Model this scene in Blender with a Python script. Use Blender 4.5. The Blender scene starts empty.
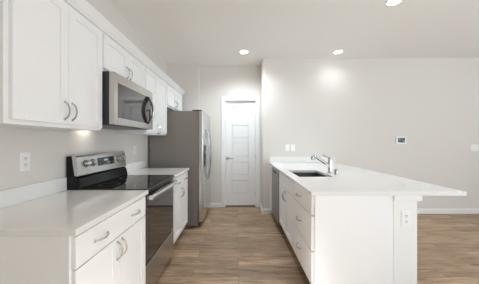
import bpy, bmesh, math, random
from mathutils import Vector, Matrix
random.seed(7)
SC = bpy.context.scene
COL = SC.collection

# ------------------------------------------------------------------ camera, world, light, exposure
cam_d = bpy.data.cameras.new('camera'); cam = bpy.data.objects.new('camera', cam_d); COL.objects.link(cam)
cam.location = (0, 0, 1.30); cam.rotation_euler = (math.radians(90), 0, 0)
cam_d.sensor_width = 36; cam_d.lens = 223 / 479 * 36; cam_d.clip_start = 0.02
cam_d.shift_x = 1 / 479; cam_d.shift_y = -1 / 479
SC.camera = cam
SC.view_settings.view_transform = 'Standard'; SC.view_settings.look = 'None'
SC.view_settings.gamma = 1; SC.view_settings.use_curve_mapping = False
SC.view_settings.exposure = 0.54
SC.cycles.max_bounces = 24; SC.cycles.diffuse_bounces = 16; SC.cycles.glossy_bounces = 8

W = bpy.data.worlds.new('sky'); SC.world = W; W.use_nodes = True
bg = W.node_tree.nodes['Background']; bg.inputs[0].default_value = (.80, .90, 1, 1); bg.inputs[1].default_value = 1.2

def area(name, loc, rot, sx, sy, power, col):
    d = bpy.data.lights.new(name, 'AREA'); d.shape = 'RECTANGLE'; d.size = sx; d.size_y = sy
    d.energy = power; d.color = col
    o = bpy.data.objects.new(name, d); COL.objects.link(o); o.location = loc; o.rotation_euler = rot
    return o
R = math.radians
# daylight coming in through the glazing of the rear wall and of the right-hand wall
area('daylight_rear', (2.1, -3.93, 1.25), (R(90), 0, 0), 3.9, 2.1, 3, (.70, .86, 1))
area('daylight_right', (5.93, -0.6, 1.35), (R(90), 0, R(90)), 3.0, 1.9, 20, (.76, .90, 1))
# fill lamps added at the same windows, aimed upward to brighten the ceiling
area('ceiling_fill_rear', (2.1, -3.90, .95), (R(152), 0, 0), 3.9, 1.4, 70, (.74, .88, 1))
area('ceiling_fill_right', (5.90, -0.6, 1.0), (R(150), 0, R(90)), 3.0, 1.2, 80, (.78, .90, 1))
# sun falling through the rear windows onto the floor behind the camera
sd = bpy.data.lights.new('sun', 'SUN'); sd.energy = 9; sd.angle = R(1); sd.color = (.78, .90, 1)
so = bpy.data.objects.new('sun', sd); COL.objects.link(so); so.rotation_euler = Vector((0.0, .90, -.48)).to_track_quat('-Z', 'Y').to_euler()

# ------------------------------------------------------------------ materials
def mat(name, col, rough=.5, metal=0, spec=None, coat=0):
    m = bpy.data.materials.new(name); m.use_nodes = True
    b = m.node_tree.nodes['Principled BSDF']
    b.inputs['Base Color'].default_value = (*col, 1); b.inputs['Roughness'].default_value = rough
    b.inputs['Metallic'].default_value = metal
    if spec is not None: b.inputs['Specular IOR Level'].default_value = spec
    if coat: b.inputs['Coat Weight'].default_value = coat; b.inputs['Coat Roughness'].default_value = .05
    return m

def nodes(m): return m.node_tree.nodes, m.node_tree.links, m.node_tree.nodes['Principled BSDF']

def speckle(m, col_a, col_b, scale, bump=0, dist=.001, stretch=(1, 1, 1), detail=4):
    n, l, b = nodes(m)
    g = n.new('ShaderNodeNewGeometry'); mp = n.new('ShaderNodeMapping'); mp.inputs['Scale'].default_value = stretch
    l.new(g.outputs['Position'], mp.inputs[0])
    t = n.new('ShaderNodeTexNoise'); t.inputs['Scale'].default_value = scale; t.inputs['Detail'].default_value = detail
    l.new(mp.outputs[0], t.inputs['Vector'])
    r = n.new('ShaderNodeMix'); r.data_type = 'RGBA'
    r.inputs[6].default_value = (*col_a, 1); r.inputs[7].default_value = (*col_b, 1)
    l.new(t.outputs['Fac'], r.inputs[0]); l.new(r.outputs[2], b.inputs['Base Color'])
    if bump:
        bp = n.new('ShaderNodeBump'); bp.inputs['Strength'].default_value = bump; bp.inputs['Distance'].default_value = dist
        l.new(t.outputs['Fac'], bp.inputs['Height']); l.new(bp.outputs[0], b.inputs['Normal'])
    return m

M = {}
M['wall'] = speckle(mat('wall_paint', (.65, .61, .565), .85), (.705, .675, .635), (.72, .69, .65), 120, .08)
M['ceil'] = speckle(mat('ceiling_paint', (.7, .66, .61), .9), (.86, .845, .82), (.87, .855, .83), 90, .1)
M['trim'] = speckle(mat('trim_paint', (.84, .84, .83), .4), (.83, .83, .82), (.845, .845, .835), 30)
M['door'] = speckle(mat('door_paint', (.83, .83, .83), .4), (.81, .81, .81), (.825, .825, .825), 30)
M['cab'] = speckle(mat('cabinet_paint', (.87, .87, .87), .38), (.865, .87, .875), (.88, .885, .89), 25)
M['quartz'] = speckle(mat('white_quartz', (.80, .79, .77), .045), (.79, .785, .77), (.83, .825, .81), 140, detail=6)
M['steel'] = speckle(mat('brushed_steel', (.60, .58, .56), .3, 1), (.50, .49, .475), (.58, .57, .555), 9, .05, .0006, (1, 1, 60))
M['steel_h'] = speckle(mat('brushed_steel_across', (.60, .58, .56), .25, 1), (.45, .43, .405), (.56, .54, .51), 9, .05, .0006, (60, 1, 60))
M['steel_b'] = speckle(mat('bright_stainless', (.66, .66, .65), .26, 1), (.62, .62, .61), (.70, .70, .69), 9, .05, .0006, (1, 1, 60))
M['nickel'] = mat('satin_nickel', (.58, .575, .565), .26, 1)
M['chrome'] = mat('chrome', (.58, .58, .58), .14, 1)
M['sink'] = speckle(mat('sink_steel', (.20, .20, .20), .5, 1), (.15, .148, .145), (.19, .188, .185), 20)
M['steel_d'] = speckle(mat('dark_stainless', (.3, .3, .3), .3, 1), (.25, .245, .24), (.30, .295, .29), 9, .05, .0006, (1, 1, 60))
M['side'] = speckle(mat('grey_enamel', (.13, .12, .115), .45), (.215, .192, .174), (.23, .207, .188), 60, .1)
M['black'] = mat('black_enamel', (.006, .006, .0065), .18, 0, .3)
M['glass_blk'] = mat('black_glass', (.008, .008, .009), .04, 0, .5); M['glass_blk'].node_tree.nodes['Principled BSDF'].inputs['IOR'].default_value = 1.7
M['mirror_blk'] = mat('dark_mirror_glass', (.012, .011, .010), .03, 0, .5); M['mirror_blk'].node_tree.nodes['Principled BSDF'].inputs['IOR'].default_value = 2.2
M['brown_glass'] = mat('smoked_glass', (.022, .016, .011), .05, 0, .5); M['brown_glass'].node_tree.nodes['Principled BSDF'].inputs['IOR'].default_value = 1.75
M['dark'] = mat('dark_plastic', (.03, .03, .032), .5)
M['grey'] = mat('grey_plastic', (.25, .25, .25), .5)
M['plastic'] = speckle(mat('white_plastic', (.82, .82, .80), .35), (.86, .86, .85), (.88, .88, .87), 40)
M['shadow_slot'] = mat('outlet_slot', (.05, .05, .05), .6)
M['toe'] = speckle(mat('toe_board', (.20, .16, .13), .6), (.17, .135, .105), (.22, .175, .14), 20)
M['gap'] = mat('gap_shade', (.10, .08, .065), .8)
M['screen'] = mat('screen_glass', (.012, .016, .025), .25, 0, .3)
M['screen_lit'] = mat('screen_digits', (.1, .2, .3), .3)
nb = M['screen_lit'].node_tree.nodes['Principled BSDF']; nb.inputs['Emission Color'].default_value = (.2, .45, .6, 1); nb.inputs['Emission Strength'].default_value = .8
M['lamp'] = mat('lamp_lens', (1, 1, 1), .5)
nb = M['lamp'].node_tree.nodes['Principled BSDF']; nb.inputs['Emission Color'].default_value = (1, .95, .86, 1); nb.inputs['Emission Strength'].default_value = 12
M['glass'] = mat('window_glass', (1, 1, 1), 0)
n_ = M['glass'].node_tree.nodes; l_ = M['glass'].node_tree.links
tr_ = n_.new('ShaderNodeBsdfTransparent'); gl_ = n_.new('ShaderNodeBsdfGlossy'); gl_.inputs['Roughness'].default_value = .02
mx_ = n_.new('ShaderNodeMixShader'); mx_.inputs[0].default_value = .06
l_.new(tr_.outputs[0], mx_.inputs[1]); l_.new(gl_.outputs[0], mx_.inputs[2]); l_.new(mx_.outputs[0], n_['Material Output'].inputs[0])

def wood_floor():
    m = mat('vinyl_plank', (.35, .26, .19), .42); n, l, b = nodes(m)
    g = n.new('ShaderNodeNewGeometry')
    br = n.new('ShaderNodeTexBrick'); br.offset = .37; br.offset_frequency = 2; br.squash = 1
    br.inputs['Scale'].default_value = 1; br.inputs['Mortar Size'].default_value = .0016; br.inputs['Mortar Smooth'].default_value = .2
    br.inputs['Brick Width'].default_value = 1.22; br.inputs['Row Height'].default_value = .178
    br.inputs['Color1'].default_value = (0, 0, 0, 1); br.inputs['Color2'].default_value = (1, 1, 1, 1)
    br.inputs['Mortar'].default_value = (.5, .5, .5, 1)
    l.new(g.outputs['Position'], br.inputs['Vector'])
    # per-plank offset of the grain
    off = n.new('ShaderNodeVectorMath'); off.operation = 'SCALE'; off.inputs['Scale'].default_value = 7
    l.new(br.outputs['Color'], off.inputs[0])
    add = n.new('ShaderNodeVectorMath'); add.operation = 'ADD'
    l.new(g.outputs['Position'], add.inputs[0]); l.new(off.outputs[0], add.inputs[1])
    def noise(stretch, scale, detail, rough, dist=0):
        mp = n.new('ShaderNodeMapping'); mp.inputs['Scale'].default_value = stretch; l.new(add.outputs[0], mp.inputs[0])
        t = n.new('ShaderNodeTexNoise'); t.inputs['Scale'].default_value = scale; t.inputs['Detail'].default_value = detail
        t.inputs['Roughness'].default_value = rough; t.inputs['Distortion'].default_value = dist
        l.new(mp.outputs[0], t.inputs['Vector']); return t.outputs['Fac']
    def rng(sock, a, b_, lo, hi):
        m_ = n.new('ShaderNodeMapRange'); m_.inputs[1].default_value = a; m_.inputs[2].default_value = b_; m_.inputs[3].default_value = lo; m_.inputs[4].default_value = hi
        l.new(sock, m_.inputs[0]); return m_.outputs[0]
    def mulm(a_, b_):
        m_ = n.new('ShaderNodeMath'); m_.operation = 'MULTIPLY'; l.new(a_, m_.inputs[0]); l.new(b_, m_.inputs[1]); return m_.outputs[0]
    grain = noise((1.6, 15, 1), 1.7, 8, .68, .5)
    ramp = n.new('ShaderNodeValToRGB'); e = ramp.color_ramp.elements
    e[0].position = .30; e[0].color = FLOOR[0]; e[1].position = .68; e[1].color = FLOOR[2]
    k = ramp.color_ramp.elements.new(.48); k.color = FLOOR[1]
    l.new(grain, ramp.inputs[0])
    fleck = rng(noise((2.2, 22, 1), 2.2, 3, .5, .8), .60, .74, 1.0, .62)
    cloud = rng(noise((1, 4, 1), 1.5, 3, .5), .3, .7, .84, 1.14)
    tone = mulm(mulm(rng(br.outputs['Color'], 0, 1, .82, 1.14), cloud), fleck)
    sc = n.new('ShaderNodeVectorMath'); sc.operation = 'SCALE'; l.new(ramp.outputs[0], sc.inputs[0]); l.new(tone, sc.inputs['Scale'])
    mx = n.new('ShaderNodeMix'); mx.data_type = 'RGBA'; mx.inputs[7].default_value = (.15, .10, .065, 1)
    l.new(br.outputs['Fac'], mx.inputs[0]); l.new(sc.outputs[0], mx.inputs[6]); l.new(mx.outputs[2], b.inputs['Base Color'])
    bp = n.new('ShaderNodeBump'); bp.inputs['Strength'].default_value = .12; bp.inputs['Distance'].default_value = .002
    l.new(grain, bp.inputs['Height']); l.new(bp.outputs[0], b.inputs['Normal'])
    return m
FLOOR = [(.18, .107, .061, 1), (.365, .246, .155, 1), (.53, .39, .268, 1)]
M['floor'] = wood_floor()

# ------------------------------------------------------------------ mesh helpers
class MB:
    def __init__(s): s.bm = bmesh.new()
    def box(s, x0, x1, y0, y1, z0, z1):
        x0, x1 = sorted((x0, x1)); y0, y1 = sorted((y0, y1)); z0, z1 = sorted((z0, z1))
        v = [s.bm.verts.new((x, y, z)) for x in (x0, x1) for y in (y0, y1) for z in (z0, z1)]
        for f in ((0, 1, 3, 2), (4, 6, 7, 5), (0, 4, 5, 1), (2, 3, 7, 6), (0, 2, 6, 4), (1, 5, 7, 3)):
            s.bm.faces.new([v[i] for i in f])
        return s
    def prism(s, prof, axis, a0, a1):
        """extrude a closed profile of 2-D points along an axis ('x': (y,z) points, 'y': (x,z), 'z': (x,y))"""
        def P(p, a): return {'x': (a, p[0], p[1]), 'y': (p[0], a, p[1]), 'z': (p[0], p[1], a)}[axis]
        A = [s.bm.verts.new(P(p, a0)) for p in prof]; B = [s.bm.verts.new(P(p, a1)) for p in prof]
        n = len(prof)
        s.bm.faces.new(A); s.bm.faces.new(B[::-1])
        for i in range(n): s.bm.faces.new((A[i], B[i], B[(i + 1) % n], A[(i + 1) % n]))
        return s
    def tube(s, pts, r, seg=10, flat=1.0):
        pts = [Vector(p) for p in pts]; rings = []
        rs = r if isinstance(r, (list, tuple)) else [r] * len(pts)
        up = None
        for i, p in enumerate(pts):
            t = (pts[min(i + 1, len(pts) - 1)] - pts[max(i - 1, 0)]).normalized()
            if up is None:
                up = t.orthogonal().normalized()
            a = (up - t * up.dot(t)).normalized(); b = t.cross(a); up = a
            rings.append([s.bm.verts.new(p + (a * math.cos(2 * math.pi * k / seg) + b * math.sin(2 * math.pi * k / seg) * flat) * rs[i]) for k in range(seg)])
        for i in range(len(rings) - 1):
            for k in range(seg):
                s.bm.faces.new((rings[i][k], rings[i][(k + 1) % seg], rings[i + 1][(k + 1) % seg], rings[i + 1][k]))
        s.bm.faces.new(rings[0][::-1]); s.bm.faces.new(rings[-1])
        return s
    def lathe(s, c, axis, prof, seg=24):
        """prof: (radius, height) along the axis vector from c"""
        c = Vector(c); axis = Vector(axis).normalized(); a = axis.orthogonal().normalized(); b = axis.cross(a); rings = []
        for r, h in prof:
            rings.append([s.bm.verts.new(c + axis * h + (a * math.cos(2 * math.pi * k / seg) + b * math.sin(2 * math.pi * k / seg)) * max(r, 1e-4)) for k in range(seg)])
        for i in range(len(rings) - 1):
            for k in range(seg):
                s.bm.faces.new((rings[i][k], rings[i][(k + 1) % seg], rings[i + 1][(k + 1) % seg], rings[i + 1][k]))
        s.bm.faces.new(rings[0][::-1]); s.bm.faces.new(rings[-1])
        return s
    def slab_hole(s, X, Y, hx, hy, z0, z1):
        """rectangular slab with a rectangular hole"""
        o = [(X[0], Y[0]), (X[1], Y[0]), (X[1], Y[1]), (X[0], Y[1])]; h = [(hx[0], hy[0]), (hx[1], hy[0]), (hx[1], hy[1]), (hx[0], hy[1])]
        V = {}
        for nm, lst in (('o', o), ('h', h)):
            for i, p in enumerate(lst):
                for z in (z0, z1): V[nm, i, z] = s.bm.verts.new((*p, z))
        for i in range(4):
            j = (i + 1) % 4
            s.bm.faces.new((V['o', i, z1], V['o', j, z1], V['h', j, z1], V['h', i, z1]))
            s.bm.faces.new((V['o', i, z0], V['h', i, z0], V['h', j, z0], V['o', j, z0]))
            s.bm.faces.new((V['o', i, z0], V['o', j, z0], V['o', j, z1], V['o', i, z1]))
            s.bm.faces.new((V['h', i, z0], V['h', i, z1], V['h', j, z1], V['h', j, z0]))
        return s
    def build(s, name, m, parent=None, bevel=0, smooth=False, at=None):
        bmesh.ops.recalc_face_normals(s.bm, faces=s.bm.faces)
        me = bpy.data.meshes.new(name)
        o = bpy.data.objects.new(name, me)
        off = Vector((0, 0, 0))
        p = parent
        while p is not None: off += p.location; p = p.parent
        if at is not None: o.location = Vector(at) - off; off = Vector(at)
        bmesh.ops.translate(s.bm, vec=-off, verts=s.bm.verts)
        s.bm.to_mesh(me); s.bm.free()
        me.materials.append(M[m]); COL.objects.link(o)
        if parent is not None: o.parent = parent
        if smooth:
            for f in me.polygons: f.use_smooth = True
            md = o.modifiers.new('edges', 'EDGE_SPLIT'); md.split_angle = R(35)
        if bevel:
            b = o.modifiers.new('bevel', 'BEVEL'); b.width = bevel; b.segments = 2; b.limit_method = 'ANGLE'; b.angle_limit = R(40)
        return o

def tag(o, label, cat, group=None):
    o['label'] = label; o['category'] = cat
    if group: o['group'] = group
    return o
def thing(name, loc, label, cat, group=None):
    o = bpy.data.objects.new(name, None); o.empty_display_size = .1; o.location = loc; COL.objects.link(o)
    return tag(o, label, cat, group)
def struct(o): o['kind'] = 'structure'; return o

# ------------------------------------------------------------------ key dimensions (x right, y away from camera, z up)
XW = -1.369          # left wall
CEIL = 2.784
YB = 4.37            # door wall
YS = 4.275           # fridge-side stub wall
YP = 4.0            # wall behind the island counter
XP = 0.434           # its outer corner
XR = 6.0; YR = -4.0  # far ends of the room
CT = 0.914           # counter height

# ------------------------------------------------------------------ room shell
struct(MB().box(XW - .12, XR + .12, YR - .12, YB + .5, -.1, 0).build('floor', 'floor'))
struct(MB().box(XW - .12, XR + .12, YR - .12, YB + .12, CEIL, CEIL + .1).build('ceiling', 'ceil'))
struct(MB().box(XW - .12, XW, YR, YB + .12, 0, CEIL).build('wall_left', 'wall'))
struct(MB().box(XW, -.765, YS, YB, 0, CEIL).build('wall_back_left', 'wall'))
# door wall with its opening
DX0, DX1, DZ = -.264, .341, 2.094
b = MB(); b.box(XW, DX0, YB, YB + .12, 0, CEIL); b.box(DX0, DX1, YB, YB + .12, DZ, CEIL); b.box(DX1, XP + .01, YB, YB + .12, 0, CEIL)
struct(b.build('wall_back', 'wall'))
struct(MB().box(XP, XR, YP, YB + .12, 0, CEIL).build('wall_back_right', 'wall'))
# right and rear walls with window openings
b = MB(); b.box(XR, XR + .12, YR, -2.1, 0, CEIL); b.box(XR, XR + .12, .9, YP, 0, CEIL); b.box(XR, XR + .12, -2.1, .9, 0, .4); b.box(XR, XR + .12, -2.1, .9, 2.3, CEIL)
struct(b.build('wall_right', 'wall'))
b = MB(); b.box(XW, .15, YR - .12, YR, 0, CEIL); b.box(4.05, XR, YR - .12, YR, 0, CEIL); b.box(.15, 4.05, YR - .12, YR, 0, .2); b.box(.15, 4.05, YR - .12, YR, 2.3, CEIL)
struct(b.build('wall_rear', 'wall'))
struct(MB().box(XW, .3, -1.12, -1.0, 0, CEIL).build('wall_light_block', 'wall'))  # unseen partition added to keep window light off the left end panel
def window(name, along, a0, a1, z0, z1, pos, thick):
    def bx(m, p0, p1, q0, q1, t0, t1):
        if along == 'x': m.box(p0, p1, pos + t0, pos + t1, q0, q1)
        else: m.box(pos + t0, pos + t1, p0, p1, q0, q1)
    f = MB(); w = .05
    n = 3
    for i in range(n + 1):
        a = a0 + (a1 - a0) * i / n; c = min(max(a, a0 + w / 2), a1 - w / 2)
        bx(f, c - w / 2, c + w / 2, z0, z1, 0, thick)
    bx(f, a0, a1, z0, z0 + w, 0, thick); bx(f, a0, a1, z1 - w, z1, 0, thick)
    o = struct(f.build(name, 'trim'))
    g = MB(); bx(g, a0 + .02, a1 - .02, z0 + .02, z1 - .02, thick * .45, thick * .55); g.build('window_pane', 'glass', o)
window('window_1', 'x', .15, 4.05, .2, 2.3, YR - .1, .06)
window('window_2', 'y', -2.1, .9, .4, 2.3, XR + .04, .06)

# baseboards
BBH = .085
def base_prof(face, d): return [(face, 0), (face + d * .014, 0), (face + d * .014, BBH - .012), (face + d * .006, BBH), (face, BBH)]
struct(MB().prism(base_prof(YP, -1), 'x', 1.37, XR).build('baseboard_back_right', 'trim'))
struct(MB().prism(base_prof(YP, -1), 'x', XP - .012, .588).build('baseboard_island', 'trim'))
struct(MB().prism(base_prof(YB, -1), 'x', -.765, DX0 - .07).build('baseboard_back', 'trim'))
struct(MB().prism([(XP, 0), (XP - .012, 0), (XP - .012, BBH), (XP, BBH)], 'y', YP, YB).build('baseboard_return', 'trim'))

# door casing, jamb and leaf
b = MB(); cw = .072
b.box(DX0 - cw, DX0, YB - .016, YB, 0, DZ + cw); b.box(DX1, DX1 + cw, YB - .016, YB, 0, DZ + cw); b.box(DX0, DX1, YB - .016, YB, DZ, DZ + cw)
struct(b.build('trim_1', 'trim', bevel=.004))
b = MB()
b.box(DX0, DX0 + .012, YB, YB + .12, 0, DZ); b.box(DX1 - .012, DX1, YB, YB + .12, 0, DZ); b.box(DX0, DX1, YB, YB + .12, DZ - .012, DZ)
b.box(DX0, DX1, YB + .045, YB + .12, DZ - .079, DZ)
struct(b.build('trim_2', 'trim'))
def raised_door():
    x0, x1, z0, z1 = DX0 + .014, DX1 - .014, .028, 2.015
    yf, t = YB + .03, .038
    px0, px1 = -.135, .198
    def zy(y): return 1.3 - (y - 141) * (yf / 223)
    bands = [(zy(120.5), zy(107)), (zy(138.3), zy(125.4)), (zy(156.3), zy(143.3)), (zy(174.4), zy(161.6)), (zy(193), zy(179.8))]
    b = MB()
    b.box(x0, px0, yf, yf + t, z0, z1); b.box(px1, x1, yf, yf + t, z0, z1)
    edges = [z0] + [v for lo, hi in bands[::-1] for v in (lo, hi)] + [z1]
    for i in range(0, len(edges), 2): b.box(px0, px1, yf, yf + t, edges[i], edges[i + 1])
    o = struct(b.build('door_1', 'door', bevel=.003))
    for lo, hi in bands:
        q = MB(); q.box(px0, px1, yf + .027, yf + .034, lo, hi)
        m = .015; q.box(px0 + m, px1 - m, yf + .004, yf + .028, lo + m, hi - m)
        q.build('door_panel', 'door', o, bevel=.003)
    h = MB(); h.box(-.247, -.187, yf - .010, yf, .928, .988)
    h.lathe((-.217, yf, .958), (0, -1, 0), [(.011, 0), (.011, .05)])
    hd = h.build('lever_handle', 'nickel', o, bevel=.002)
    q = MB(); q.box(-.225, -.105, yf - .058, yf - .044, .950, .966); q.build('lever', 'nickel', hd, bevel=.004)
    for z in (.25, 1.0, 1.8):
        q = MB(); q.tube([(x1 + .004, yf - .004, z - .045), (x1 + .004, yf - .004, z + .045)], .006); q.build('hinge', 'nickel', o)
raised_door()
struct(MB().box(DX0, DX1, YB + .01, YB + .12, 0, .012).build('trim_3', 'toe'))
struct(MB().box(DX0 - .1, DX1 + .1, YB + .125, YB + .16, 0, DZ + .1).build('wall_gap_shade', 'gap'))  # dark sheet painting in the shade of the gap under the door

# ------------------------------------------------------------------ cabinet builders
def pull(parent, c, axis, out, length=.105, rise=.03):
    """arched bar pull; c = centre on the face, axis 'y' or 'z', out = +1/-1 along x"""
    m = MB(); pts = []
    n = 12
    for i in range(n + 1):
        t = i / n; s = (t - .5) * length
        h = rise * (1 - (2 * t - 1) ** 4 * 1.0) if 0 < i < n else 0
        h = rise * (math.sin(math.pi * t) ** .6)
        p = Vector(c) + Vector((out * h, 0, 0)) + (Vector((0, s, 0)) if axis == 'y' else Vector((0, 0, s)))
        pts.append(p)
    m.tube(pts, .0046, 8, 1.15)
    for e in (pts[0], pts[-1]): m.lathe(e, (out, 0, 0), [(.008, 0), (.007, .004)], 12)
    return m.build('pull', 'nickel', parent, smooth=True, at=c)

def carcass(parent, xb, xf, y0, y1, z0, z1, top=True, bevel=0):
    """open-fronted cabinet box: xb back, xf front edge"""
    w = .024; out = 1 if xf > xb else -1; m = MB()
    m.box(xb, xf, y0, y0 + w, z0, z1); m.box(xb, xf, y1 - w, y1, z0, z1)
    m.box(xb, xf, y0 + w, y1 - w, z0, z0 + w)
    if top: m.box(xb, xf, y0 + w, y1 - w, z1 - w, z1)
    m.box(xb, xb + out * .012, y0 + w, y1 - w, z0 + w, z1 - w)
    return m.build('carcass', 'cab', parent, bevel=bevel)
def shaker(name, parent, xf, out, y0, y1, z0, z1, rail=.057, th=.02):
    """shaker leaf, outer face on xf, facing out along x"""
    xb = xf - out * th; m = MB()
    m.box(xb, xf, y0, y0 + rail, z0, z1); m.box(xb, xf, y1 - rail, y1, z0, z1)
    m.box(xb, xf, y0 + rail, y1 - rail, z0, z0 + rail); m.box(xb, xf, y0 + rail, y1 - rail, z1 - rail, z1)
    o = m.build(name, 'cab', parent, bevel=.0012, at=((xb + xf) / 2, y0, (z0 + z1) / 2))
    q = MB(); q.box(xb + out * .003, xf - out * .009, y0 + rail, y1 - rail, z0 + rail, z1 - rail); q.build('panel', 'cab', o)
    return o
def slab(name, parent, xf, out, y0, y1, z0, z1, th=.02):
    m = MB(); m.box(xf - out * th, xf, y0, y1, z0, z1)
    return m.build(name, 'cab', parent, bevel=.001, at=(xf - out * th / 2, (y0 + y1) / 2, (z0 + z1) / 2))

XF, XC, XE = -.728, -.7485, -.708    # left run: door faces, carcass front, counter edge
ZD = .72
def left_base(y0, y1, label, split):
    t = thing('base_cabinet', ((XW + XC) / 2, (y0 + y1) / 2, 0), label, 'cabinet', 'white base cabinets along the left wall')
    carcass(t, XW + .002, XC, y0, y1, .125, .883)
    MB().box(XW + .02, XC - .075, y0 + .005, y1 - .005, 0, .125).build('toe_kick', 'toe', t)
    g = .0035
    a, e = y0 + .012, y1 - .006
    d = slab('drawer', t, XF, 1, a, e, ZD + g, .868)
    for f in (.25, .775): pull(d, (XF, a + (e - a) * f, .792), 'y', 1, .11, .026)
    for k, (p, q) in enumerate(((a, split - g / 2), (split + g / 2, e))):
        s = shaker('door', t, XF, 1, p, q, .14, ZD - g)
        pull(s, (XF, split - .027 if k == 0 else split + .027, .642), 'z', 1, .105, .03)
    return t
Y0, Y1, Y2, Y3 = .971, 1.755, 2.512, 3.215
left_base(Y0 + .014, Y1 - .004, 'white base cabinet beside the near side of the range, nearest the camera', 1.365)
left_base(Y2 + .004, Y3 - .016, 'white base cabinet between the range and the refrigerator', 2.86)

def counter_left(y0, y1, label, label2):
    t = thing('countertop', ((XW + XE) / 2, (y0 + y1) / 2, .884), label, 'countertop', 'white quartz tops on the left wall')
    MB().box(XW + .002, XE, y0, y1, .8842, CT).build('slab', 'quartz', t, bevel=.003)
    tag(MB().box(XW + .001, XW + .02, y0, y1, CT + .0005, CT + .102).build('backsplash', 'quartz', bevel=.002), label2, 'backsplash', 'white quartz backsplash strips')
counter_left(Y0, Y1 - .002, 'glossy white quartz countertop on the nearest left cabinet, before the range', 'low white backsplash strip on the left wall, before the range')
counter_left(Y2 + .002, Y3, 'short white quartz countertop between the range and the refrigerator', 'low white backsplash strip on the left wall between range and refrigerator')

# upper cabinets
UF, UC = -1.045, -1.0655
UT = 2.15
def upper(y0, y1, zb, label, pulls_z, split=None, first=None):
    t = thing('wall_cabinet', ((XW + UC) / 2, (y0 + y1) / 2, zb), label, 'cabinet', 'white wall cabinets along the left wall')
    carcass(t, XW + .002, UC, y0, y1, zb, UT)
    s0 = split or (y0 + y1) / 2; g = .003
    a = first or y0 + .012; e = y1 - .012
    for k, (p, q) in enumerate(((a, s0 - g / 2), (s0 + g / 2, e))):
        s = shaker('door', t, UF, 1, p, q, zb + .022, UT - .012)
        pull(s, (UF, s0 - .03 if k == 0 else s0 + .03, pulls_z), 'z', 1, .105, .03)
    return t
upper(1.010, 1.723, 1.381, 'tall white two-door wall cabinet nearest the camera, left of the microwave', 1.483, 1.372, 1.032)
upper(1.727, Y2 - .002, 1.848, 'short white two-door wall cabinet directly above the microwave', 1.935, 2.11)
Y4 = 3.275
upper(Y2 + .002, Y4 - .002, 1.381, 'tall white wall cabinet between the microwave and the refrigerator', 1.445)
upper(Y4 + .002, 4.16, 1.815, 'short white two-door wall cabinet above the refrigerator', 1.905)
b = MB()
b.prism([(XW + .002, UT + .001), (UF + .002, UT + .001), (UF + .006, UT + .012), (UF + .012, UT + .016), (UF + .038, UT + .05), (UF + .045, UT + .056), (UF + .045, UT + .072), (XW + .002, UT + .072)], 'y', .975, 4.165)
tag(b.build('crown_molding', 'cab'), 'white crown molding running along the tops of the left wall cabinets', 'molding')

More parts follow.
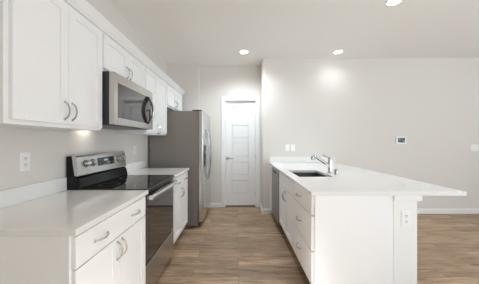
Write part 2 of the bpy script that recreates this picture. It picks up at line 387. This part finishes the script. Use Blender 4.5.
# ------------------------------------------------------------------ range
def make_range():
    y0, y1 = Y1 + .002, Y2 - .002; yc = (y0 + y1) / 2
    t = thing('range', (-1.03, yc, 0), 'freestanding stainless and black glass electric range below the microwave', 'stove')
    MB().box(XW + .012, -.752, y0 + .002, y1 - .002, .03, .895).build('body', 'black', t)
    for yy in (y0 + .06, y1 - .06):
        for xx in (-1.3, -.82): MB().lathe((xx, yy, 0), (0, 0, 1), [(.02, 0), (.02, .03)], 14).build('foot', 'dark', t)
    top = MB().box(-1.27, -.722, y0, y1, .896, .921).build('cooktop', 'glass_blk', t, bevel=.004)
    for (xx, yy, r) in ((-.86, yc - .19, .105), (-.86, yc + .19, .085), (-1.12, yc - .19, .08), (-1.12, yc + .19, .105)):
        m = MB(); n = 48
        vs = [[m.bm.verts.new((xx + q * math.cos(2 * math.pi * k / n), yy + q * math.sin(2 * math.pi * k / n), .9213)) for k in range(n)] for q in (r, r - .003)]
        for k in range(n): m.bm.faces.new((vs[0][k], vs[0][(k + 1) % n], vs[1][(k + 1) % n], vs[1][k]))
        m.build('burner_ring', 'grey', top)
    # black riser and stainless control panel
    MB().prism([(XW + .012, .896), (-1.262, .896), (-1.245, .925), (-1.262, 1.0), (-1.295, 1.03), (-1.318, 1.178), (XW + .012, 1.178)], 'y', y0, y1).build('backguard', 'black', t, bevel=.004)
    cp = MB().prism([(-1.294, 1.024), (-1.262, 1.018), (-1.262, 1.03), (-1.280, 1.170), (-1.287, 1.183), (-1.30, 1.189), (-1.335, 1.189), (-1.335, 1.179), (-1.3165, 1.179)], 'y', y0 - .001, y1 + .001).build('control_panel', 'steel_b', t, bevel=.004)
    tilt = Vector((.99, 0, .13)).normalized()
    def face(z): return -1.262 - (z - 1.035) * .018 / .137
    for dy in (-.27, -.185, .235, .315):
        z = 1.112
        k = MB().lathe((face(z), yc + dy, z), tilt, [(.027, 0), (.027, .004), (.023, .006), (.022, .028), (.018, .031)], 20).build('knob', 'steel', cp, smooth=True)
        MB().lathe((face(z), yc + dy, z), tilt, [(.031, 0), (.031, .003)], 20).build('knob_ring', 'dark', k)
        MB().box(face(z) + .027, face(z) + .032, yc + dy - .003, yc + dy + .003, z - .014, z + .022).build('knob_grip', 'chrome', k)
    d = MB().prism([(face(1.075) - .004, 1.075), (face(1.075) + .0025, 1.075), (face(1.148) + .0025, 1.148), (face(1.148) - .004, 1.148)], 'y', yc - .115, yc + .14).build('display', 'glass_blk', cp)
    q = MB()
    for j, yy in enumerate((-.02, 0, .02)): q.box(face(1.12) + .002, face(1.12) + .0035, yc + yy - .005, yc + yy + .005, 1.114, 1.128)
    q.build('clock_digits', 'screen_lit', d)
    for yy in (-.09, -.07, -.05, .06, .08, .1, .12):
        MB().box(face(1.1) + .0025, face(1.1) + .0035, yc + yy - .006, yc + yy + .006, 1.095, 1.1).build('touch_key', 'grey', d)
    # oven door: black glass with a stainless top rail and towel-bar handle
    dr = MB().box(-.7515, -.733, y0 + .004, y1 - .004, .318, .885).build('oven_door', 'mirror_blk', t, bevel=.004)
    MB().box(-.7332, -.7315, y0 + .07, y1 - .07, .40, .76).build('oven_window', 'mirror_blk', dr)
    MB().box(-.7332, -.7315, yc - .012, yc + .012, .372, .382).build('badge', 'chrome', dr)
    h = MB()
    n = 10; pts = []
    for i in range(n + 1):
        s = i / n; pts.append((-.695 + .006 * math.sin(math.pi * s), y0 + .02 + (y1 - y0 - .04) * s, .848))
    h.tube(pts, .0195, 12, 1.0)
    hd = h.build('handle', 'steel_b', dr, smooth=True)
    for yy in (y0 + .035, y1 - .035): MB().box(-.733, -.695, yy - .012, yy + .012, .834, .862).build('handle_bracket', 'steel', hd, bevel=.003)
    MB().box(-.7515, -.730, y0 + .004, y1 - .004, .045, .308).build('storage_drawer', 'steel_h', t, bevel=.004)
make_range()

# ------------------------------------------------------------------ microwave
def make_microwave():
    y0, y1, z0, z1 = 1.730, Y2 - .004, 1.426, 1.843
    t = thing('microwave', (-1.19, (y0 + y1) / 2, z0), 'stainless over-the-range microwave hung under the short wall cabinet', 'microwave')
    MB().box(XW + .002, -1.005, y0, y1, z0, z1).build('body', 'dark', t, bevel=.002)
    MB().box(-1.35, -1.03, y0 + .03, y1 - .03, z0 - .003, z0 - .0005).build('base_vent', 'grey', t)
    xf = -.965
    d = MB()
    d.box(-1.0045, xf, y0, y0 + .055, z0 + .004, z1 - .002); d.box(-1.0045, xf, y1 - .045, y1, z0 + .004, z1 - .002)
    d.box(-1.0045, xf, y0 + .055, y1 - .045, z0 + .004, z0 + .062); d.box(-1.0045, xf, y0 + .055, y1 - .045, z1 - .078, z1 - .002)
    dr = d.build('door', 'steel_h', t, bevel=.003)
    MB().box(-1.0035, xf - .004, y0 + .055, y1 - .045, z0 + .062, z1 - .078).build('door_glass', 'brown_glass', dr)
    m = MB(); yh = y1 - .115; pts = []
    for i in range(17):
        s = i / 16; pts.append((xf - .002 + .052 * math.sin(math.pi * s) ** .8, yh, z0 + .055 + .29 * s))
    m.tube(pts, .012, 10, 1.8); m.build('handle', 'steel_b', dr, smooth=True)
    MB().box(-1.345, -1.26, y0 + .16, y0 + .32, z0 - .006, z0 - .003).build('task_lamp', 'lamp_soft', t)
M['lamp_soft'] = mat('task_lamp_lens', (1, 1, 1), .5)
nb = M['lamp_soft'].node_tree.nodes['Principled BSDF']; nb.inputs['Emission Color'].default_value = (1, .93, .82, 1); nb.inputs['Emission Strength'].default_value = 4
make_microwave()

# ------------------------------------------------------------------ refrigerator
def make_fridge():
    y0, y1 = 3.345, 4.262; ym = 3.735
    t = thing('refrigerator', (-.95, (y0 + y1) / 2, 0), 'tall side-by-side stainless refrigerator with dark grey side panel', 'refrigerator')
    MB().box(XW + .03, -.606, y0, y1, .022, 1.752).build('body', 'side', t, bevel=.006)
    MB().box(-.66, -.585, y0 + .02, y1 - .02, .02, .075).build('base_grille', 'dark', t)
    for yy in (y0 + .05, y1 - .05):
        MB().lathe((-.68, yy, 0), (0, 0, 1), [(.022, 0), (.022, .022)], 14).build('foot', 'dark', t)
        MB().box(-.70, -.56, yy - .03, yy + .03, 1.752, 1.772).build('hinge_cover', 'dark', t, bevel=.006)
    xf = -.533; out = []
    for nm, a, e in (('freezer_door', y0 + .002, ym - .003), ('fridge_door', ym + .003, y1 - .002)):
        # door with slightly rounded front corners
        c = .018
        m = MB(); m.prism([(-.598, a), (xf - c, a), (xf - .005, a + .006), (xf, a + c), (xf, e - c), (xf - .005, e - .006), (xf - c, e), (-.598, e)], 'z', .09, 1.752)
        d = m.build(nm, 'steel_b', t, bevel=.002)
        MB().box(-.6045, -.5985, a + .01, e - .01, .10, 1.745).build('door_gasket', 'dark', d)
        yh = ym - .045 if nm == 'freezer_door' else ym + .045
        pts = []
        for i in range(21):
            s = i / 20; pts.append((xf - .003 + .062 * math.sin(math.pi * s) ** .55, yh, .66 + .86 * s))
        h = MB(); h.tube(pts, .013, 10, 1.2); h.build('handle', 'chrome', d, smooth=True)
        if nm == 'freezer_door':
            s = MB(); s.box(xf - .001, xf + .006, y0 + .085, y0 + .285, .90, 1.235); dp = s.build('dispenser', 'glass_blk', d, bevel=.003)
            MB().box(xf + .006, xf + .008, y0 + .10, y0 + .27, 1.15, 1.22).build('dispenser_display', 'screen', dp)
            MB().box(xf + .006, xf + .022, y0 + .10, y0 + .27, .905, .922).build('drip_tray', 'grey', dp)
            MB().box(xf + .006, xf + .016, y0 + .165, y0 + .205, 1.02, 1.11).build('paddle', 'dark', dp, bevel=.003)
make_fridge()

# ------------------------------------------------------------------ island / peninsula
IX, IC, IE = .562, .5825, .552       # door faces, carcass front, counter edge
PX0, PX1 = 1.187, 1.368              # pony wall
CX = 1.734                           # counter's outer edge
YN = 1.693                           # counter's near edge
ZI = .185                            # lower edge of the door fronts
# pony wall with its cap trim
struct(MB().box(PX0, PX1, 1.708, YP, 0, .8835).build('wall_island', 'trim'))
struct(MB().box(PX0 - .004, PX1 + .027, 1.692, 1.7075, .843, .8835).build('trim_4', 'trim', bevel=.003))
struct(MB().box(PX1, PX1 + .027, 1.7075, YP, .843, .8835).build('trim_5', 'trim', bevel=.003))
def island_base(name, y0, y1, label):
    t = thing(name, ((IC + PX0) / 2, (y0 + y1) / 2, 0), label, 'cabinet', 'white base cabinets of the island')
    MB().box(IC + .073, PX0 - .01, y0 + .004, y1 - .004, 0, .17).build('toe_kick', 'toe', t)
    return t
ya, yb, yc_, yd = 1.716, 2.275, 3.085, 3.70
t = island_base('drawer_cabinet', ya, yb, 'white island cabinet of three stacked drawers at the near end')
carcass(t, PX0 - .004, IC, ya + .001, yb - .001, .17, .8835)
g = .0055
for z0, z1 in ((.722 + g, .876), (.446 + g, .722 - g), (ZI, .446 - g)):
    d = slab('drawer', t, IX, -1, ya + .004, yb - g, z0, z1)
    pull(d, (IX, 2.06, (z0 + z1) / 2 + (.02 if z1 < .7 else 0)), 'y', -1, .11, .028)
t = island_base('sink_cabinet', yb, yc_, 'white island cabinet with two doors below the sink')
carcass(t, PX0 - .004, IC, yb + .001, yc_ - .001, .17, .8835, top=False)
slab('false_front', t, IX, -1, yb + g, yc_ - g, .722 + g, .876)
ymid = (yb + yc_) / 2
for k, (p, q) in enumerate(((yb + g, ymid - g / 2), (ymid + g / 2, yc_ - g))):
    s = shaker('door', t, IX, -1, p, q, ZI, .722 - g)
    pull(s, (IX, ymid - .032 if k == 0 else ymid + .032, .635), 'z', -1, .11, .03)
# end panel
tag(MB().box(IC + .004, PX0 - .003, 1.708, 1.7155, .0, .8835).build('end_panel', 'cab'), 'flat white end panel of the island facing the camera', 'panel')
# filler by the wall
tag(MB().box(IX + .005, IC + .02, yd + .006, YP - .0155, .10, .8835).build('filler_panel', 'cab'), 'narrow white filler strip between dishwasher and wall', 'panel')
# dishwasher
t = thing('dishwasher', (.87, (yc_ + yd) / 2, 0), 'stainless dishwasher set into the island beside the wall', 'dishwasher')
MB().box(IC + .01, PX0 - .004, yc_ + .006, yd - .002, .08, .875).build('tub', 'dark', t)
dd = MB().box(IX - .012, IC + .009, yc_ + .008, yd - .004, .13, .80).build('door', 'steel_d', t, bevel=.004)
cpn = MB().box(IX - .010, IC + .009, yc_ + .008, yd - .004, .803, .872).build('control_panel', 'steel_d', t, bevel=.004)
MB().box(IX - .013, IX - .009, yc_ + .2, yd - .2, .815, .85).build('pocket_handle', 'dark', cpn)
MB().box(IC + .073, IC + .09, yc_ + .01, yd - .006, 0, .12).build('toe_kick', 'dark', t)

# countertop with sink hole
SX, SY = (.655, 1.032), (2.412, 2.935)
t = thing('countertop', ((IE + CX) / 2, (YN + YP) / 2, .884), 'large white quartz island countertop with sink cutout and overhanging bar edge', 'countertop')
MB().slab_hole((IE, CX), (YN, YP - .001), SX, SY, .8842, CT).build('slab', 'quartz', t, bevel=.003)
tag(MB().box(IE, CX, YP - .02, YP - .001, CT + .0005, CT + .10).build('backsplash', 'quartz', bevel=.002), 'low white backsplash strip on the back wall at the far end of the island', 'backsplash', 'white quartz backsplash strips')
# undermount sink
t = thing('sink', ((SX[0] + SX[1]) / 2, (SY[0] + SY[1]) / 2, .68), 'dark undermount stainless sink basin sunk in the island countertop', 'sink')
b = MB(); e = .004; w = .003; zb = .69
x0, x1, y0, y1 = SX[0] - e, SX[1] + e, SY[0] - e, SY[1] + e
b.box(x0 - w, x0, y0 - w, y1 + w, zb, .8838); b.box(x1, x1 + w, y0 - w, y1 + w, zb, .8838); b.box(x0, x1, y0 - w, y0, zb, .8838); b.box(x0, x1, y1, y1 + w, zb, .8838)
b.box(x0, x1, y0, y1, zb, zb + w)
b.build('basin', 'sink', t)
MB().lathe(((x0 + x1) / 2, (y0 + y1) / 2, zb + w), (0, 0, 1), [(.045, 0), (.045, .002), (.035, .003), (.03, .001)], 24).build('drain', 'chrome', t, smooth=True)
# faucet
fx, fy = 1.108, 2.70
t = thing('faucet', (fx, fy, CT), 'chrome pull-out kitchen faucet standing behind the sink', 'faucet')
MB().lathe((fx, fy, CT), (0, 0, 1), [(.03, 0), (.03, .006), (.026, .012), (.0245, .03), (.0245, .155), (.022, .172), (.012, .178)], 24).build('body', 'chrome', t, smooth=True)
MB().tube([(fx - .012, fy, 1.00), (fx - .08, fy, 1.047), (fx - .17, fy, 1.106)], [.0175, .0165, .0165], 14).build('spout', 'chrome', t, smooth=True)
MB().tube([(fx - .165, fy, 1.1035), (fx - .192, fy, 1.113), (fx - .207, fy, 1.104), (fx - .212, fy, 1.07)], [.0185, .021, .022, .0205], 14).build('spray_head', 'chrome', t, smooth=True)
MB().tube([(fx, fy, 1.09), (fx - .03, fy, 1.105), (fx - .095, fy, 1.135)], [.014, .008, .0055], 10, 1.4).build('lever', 'chrome', t, smooth=True)
tag(MB().lathe((1.142, 2.60, CT), (0, 0, 1), [(.027, 0), (.027, .004), (.023, .006), (.023, .055), (.019, .062)], 22).build('air_gap_cap', 'chrome', smooth=True), 'small chrome cylinder on the countertop beside the faucet', 'air gap cap')

# ------------------------------------------------------------------ wall plates, thermostat, lamps
def plate(name, c, n, label, cat, gangs=1, kind='outlet', w=.072, h=.117, group=None):
    """c centre on the wall, n = outward normal: 'x' or '-y'"""
    t = thing(name, c, label, cat, group)
    def bx(u0, u1, z0, z1, d0, d1, nm, m, par, bev=0):
        b = MB()
        if n == 'x': b.box(c[0] + d0, c[0] + d1, c[1] + u0, c[1] + u1, c[2] + z0, c[2] + z1)
        else: b.box(c[0] + u0, c[0] + u1, c[1] - d1, c[1] - d0, c[2] + z0, c[2] + z1)
        return b.build(nm, m, par, bevel=bev)
    W2 = w / 2 + (gangs - 1) * .023
    bx(-W2, W2, -h / 2, h / 2, 0, .006, 'cover_plate', 'plastic', t, .002)
    for i in range(gangs):
        u = (i - (gangs - 1) / 2) * .046
        if kind == 'outlet':
            for s in (-1, 1):
                r = bx(u - .017, u + .017, s * .021 - .0155, s * .021 + .0155, .006, .0085, 'receptacle', 'plastic', t, .002)
                for q in (-.0065, .0065): bx(u + q - .0018, u + q + .0018, s * .021 - .002, s * .021 + .008, .0085, .009, 'slot', 'shadow_slot', r)
                bx(u - .003, u + .003, s * .021 - .011, s * .021 - .006, .0085, .009, 'ground_hole', 'shadow_slot', r)
        else:
            bx(u - .0165, u + .0165, -.033, .033, .006, .0095, 'rocker', 'plastic', t, .002)
    return t
plate('power_outlet', (XW, 1.426, 1.168), 'x', 'white duplex outlet on the left wall above the nearest countertop', 'outlet')
plate('power_outlet', (XW, 2.93, 1.178), 'x', 'small white outlet on the left wall between range and refrigerator', 'outlet')
plate('power_outlet', (1.280, 1.708, .706), '-y', 'white duplex outlet on the end of the island half wall', 'outlet')
plate('light_switch', (.876, YP, 1.178), '-y', 'left of the paired white rocker switches above the island backsplash', 'light switch', kind='switch', group='paired switches above the island backsplash')
plate('light_switch', (.976, YP, 1.178), '-y', 'right of the paired white rocker switches above the island backsplash', 'light switch', kind='switch', group='paired switches above the island backsplash')
plate('light_switch', (4.24, YP, 1.178), '-y', 'wide white switch plate at the right edge of the back wall', 'light switch', gangs=3, kind='switch')
t = thing('thermostat', (2.905, YP, 1.315), 'white square thermostat with dark screen on the back wall', 'thermostat')
MB().box(2.815, 2.995, YP - .022, YP, 1.25, 1.378).build('housing', 'plastic', t, bevel=.004)
s = MB().box(2.842, 2.968, YP - .024, YP - .021, 1.272, 1.358).build('screen', 'screen', t)
b = MB(); b.box(2.85, 2.885, YP - .025, YP - .0238, 1.325, 1.35); b.box(2.9, 2.93, YP - .025, YP - .0238, 1.335, 1.352); b.box(2.925, 2.96, YP - .025, YP - .0238, 1.285, 1.315)
b.build('screen_readout', 'grey', s)

def downlight(x, y, label, power, cone):
    t = thing('ceiling_light', (x, y, CEIL), label, 'ceiling light', 'recessed ceiling lights')
    m = MB(); m.lathe((x, y, CEIL), (0, 0, -1), [(.085, 0), (.085, .003), (.078, .007), (.062, .008), (.062, .004)], 32); m.build('trim_ring', 'trim', t, smooth=True)
    MB().lathe((x, y, CEIL), (0, 0, -1), [(.06, .003), (.06, .0095)], 32).build('lens', 'lamp', t)
    d = bpy.data.lights.new('downlight', 'SPOT'); d.energy = power; d.color = (.84, .93, 1); d.spot_size = R(cone); d.spot_blend = 1; d.shadow_soft_size = .06
    o = bpy.data.objects.new('downlight', d); COL.objects.link(o); o.location = (0, 0, -.03); o.parent = t
downlight(.09, 3.70, 'lit recessed ceiling light in front of the white pantry door', 70, 150)
downlight(1.65, 3.70, 'lit recessed ceiling light near the back wall above the island', 7, 150)
downlight(1.65, 2.364, 'lit recessed ceiling light above the island, cut by the top edge of the photo', 30, 130)
downlight(.09, 1.03, 'added unseen ceiling light over the aisle, brightening the kitchen', 780, 46)  # extra lamp added out of view; its floor bounce lifts the ceiling
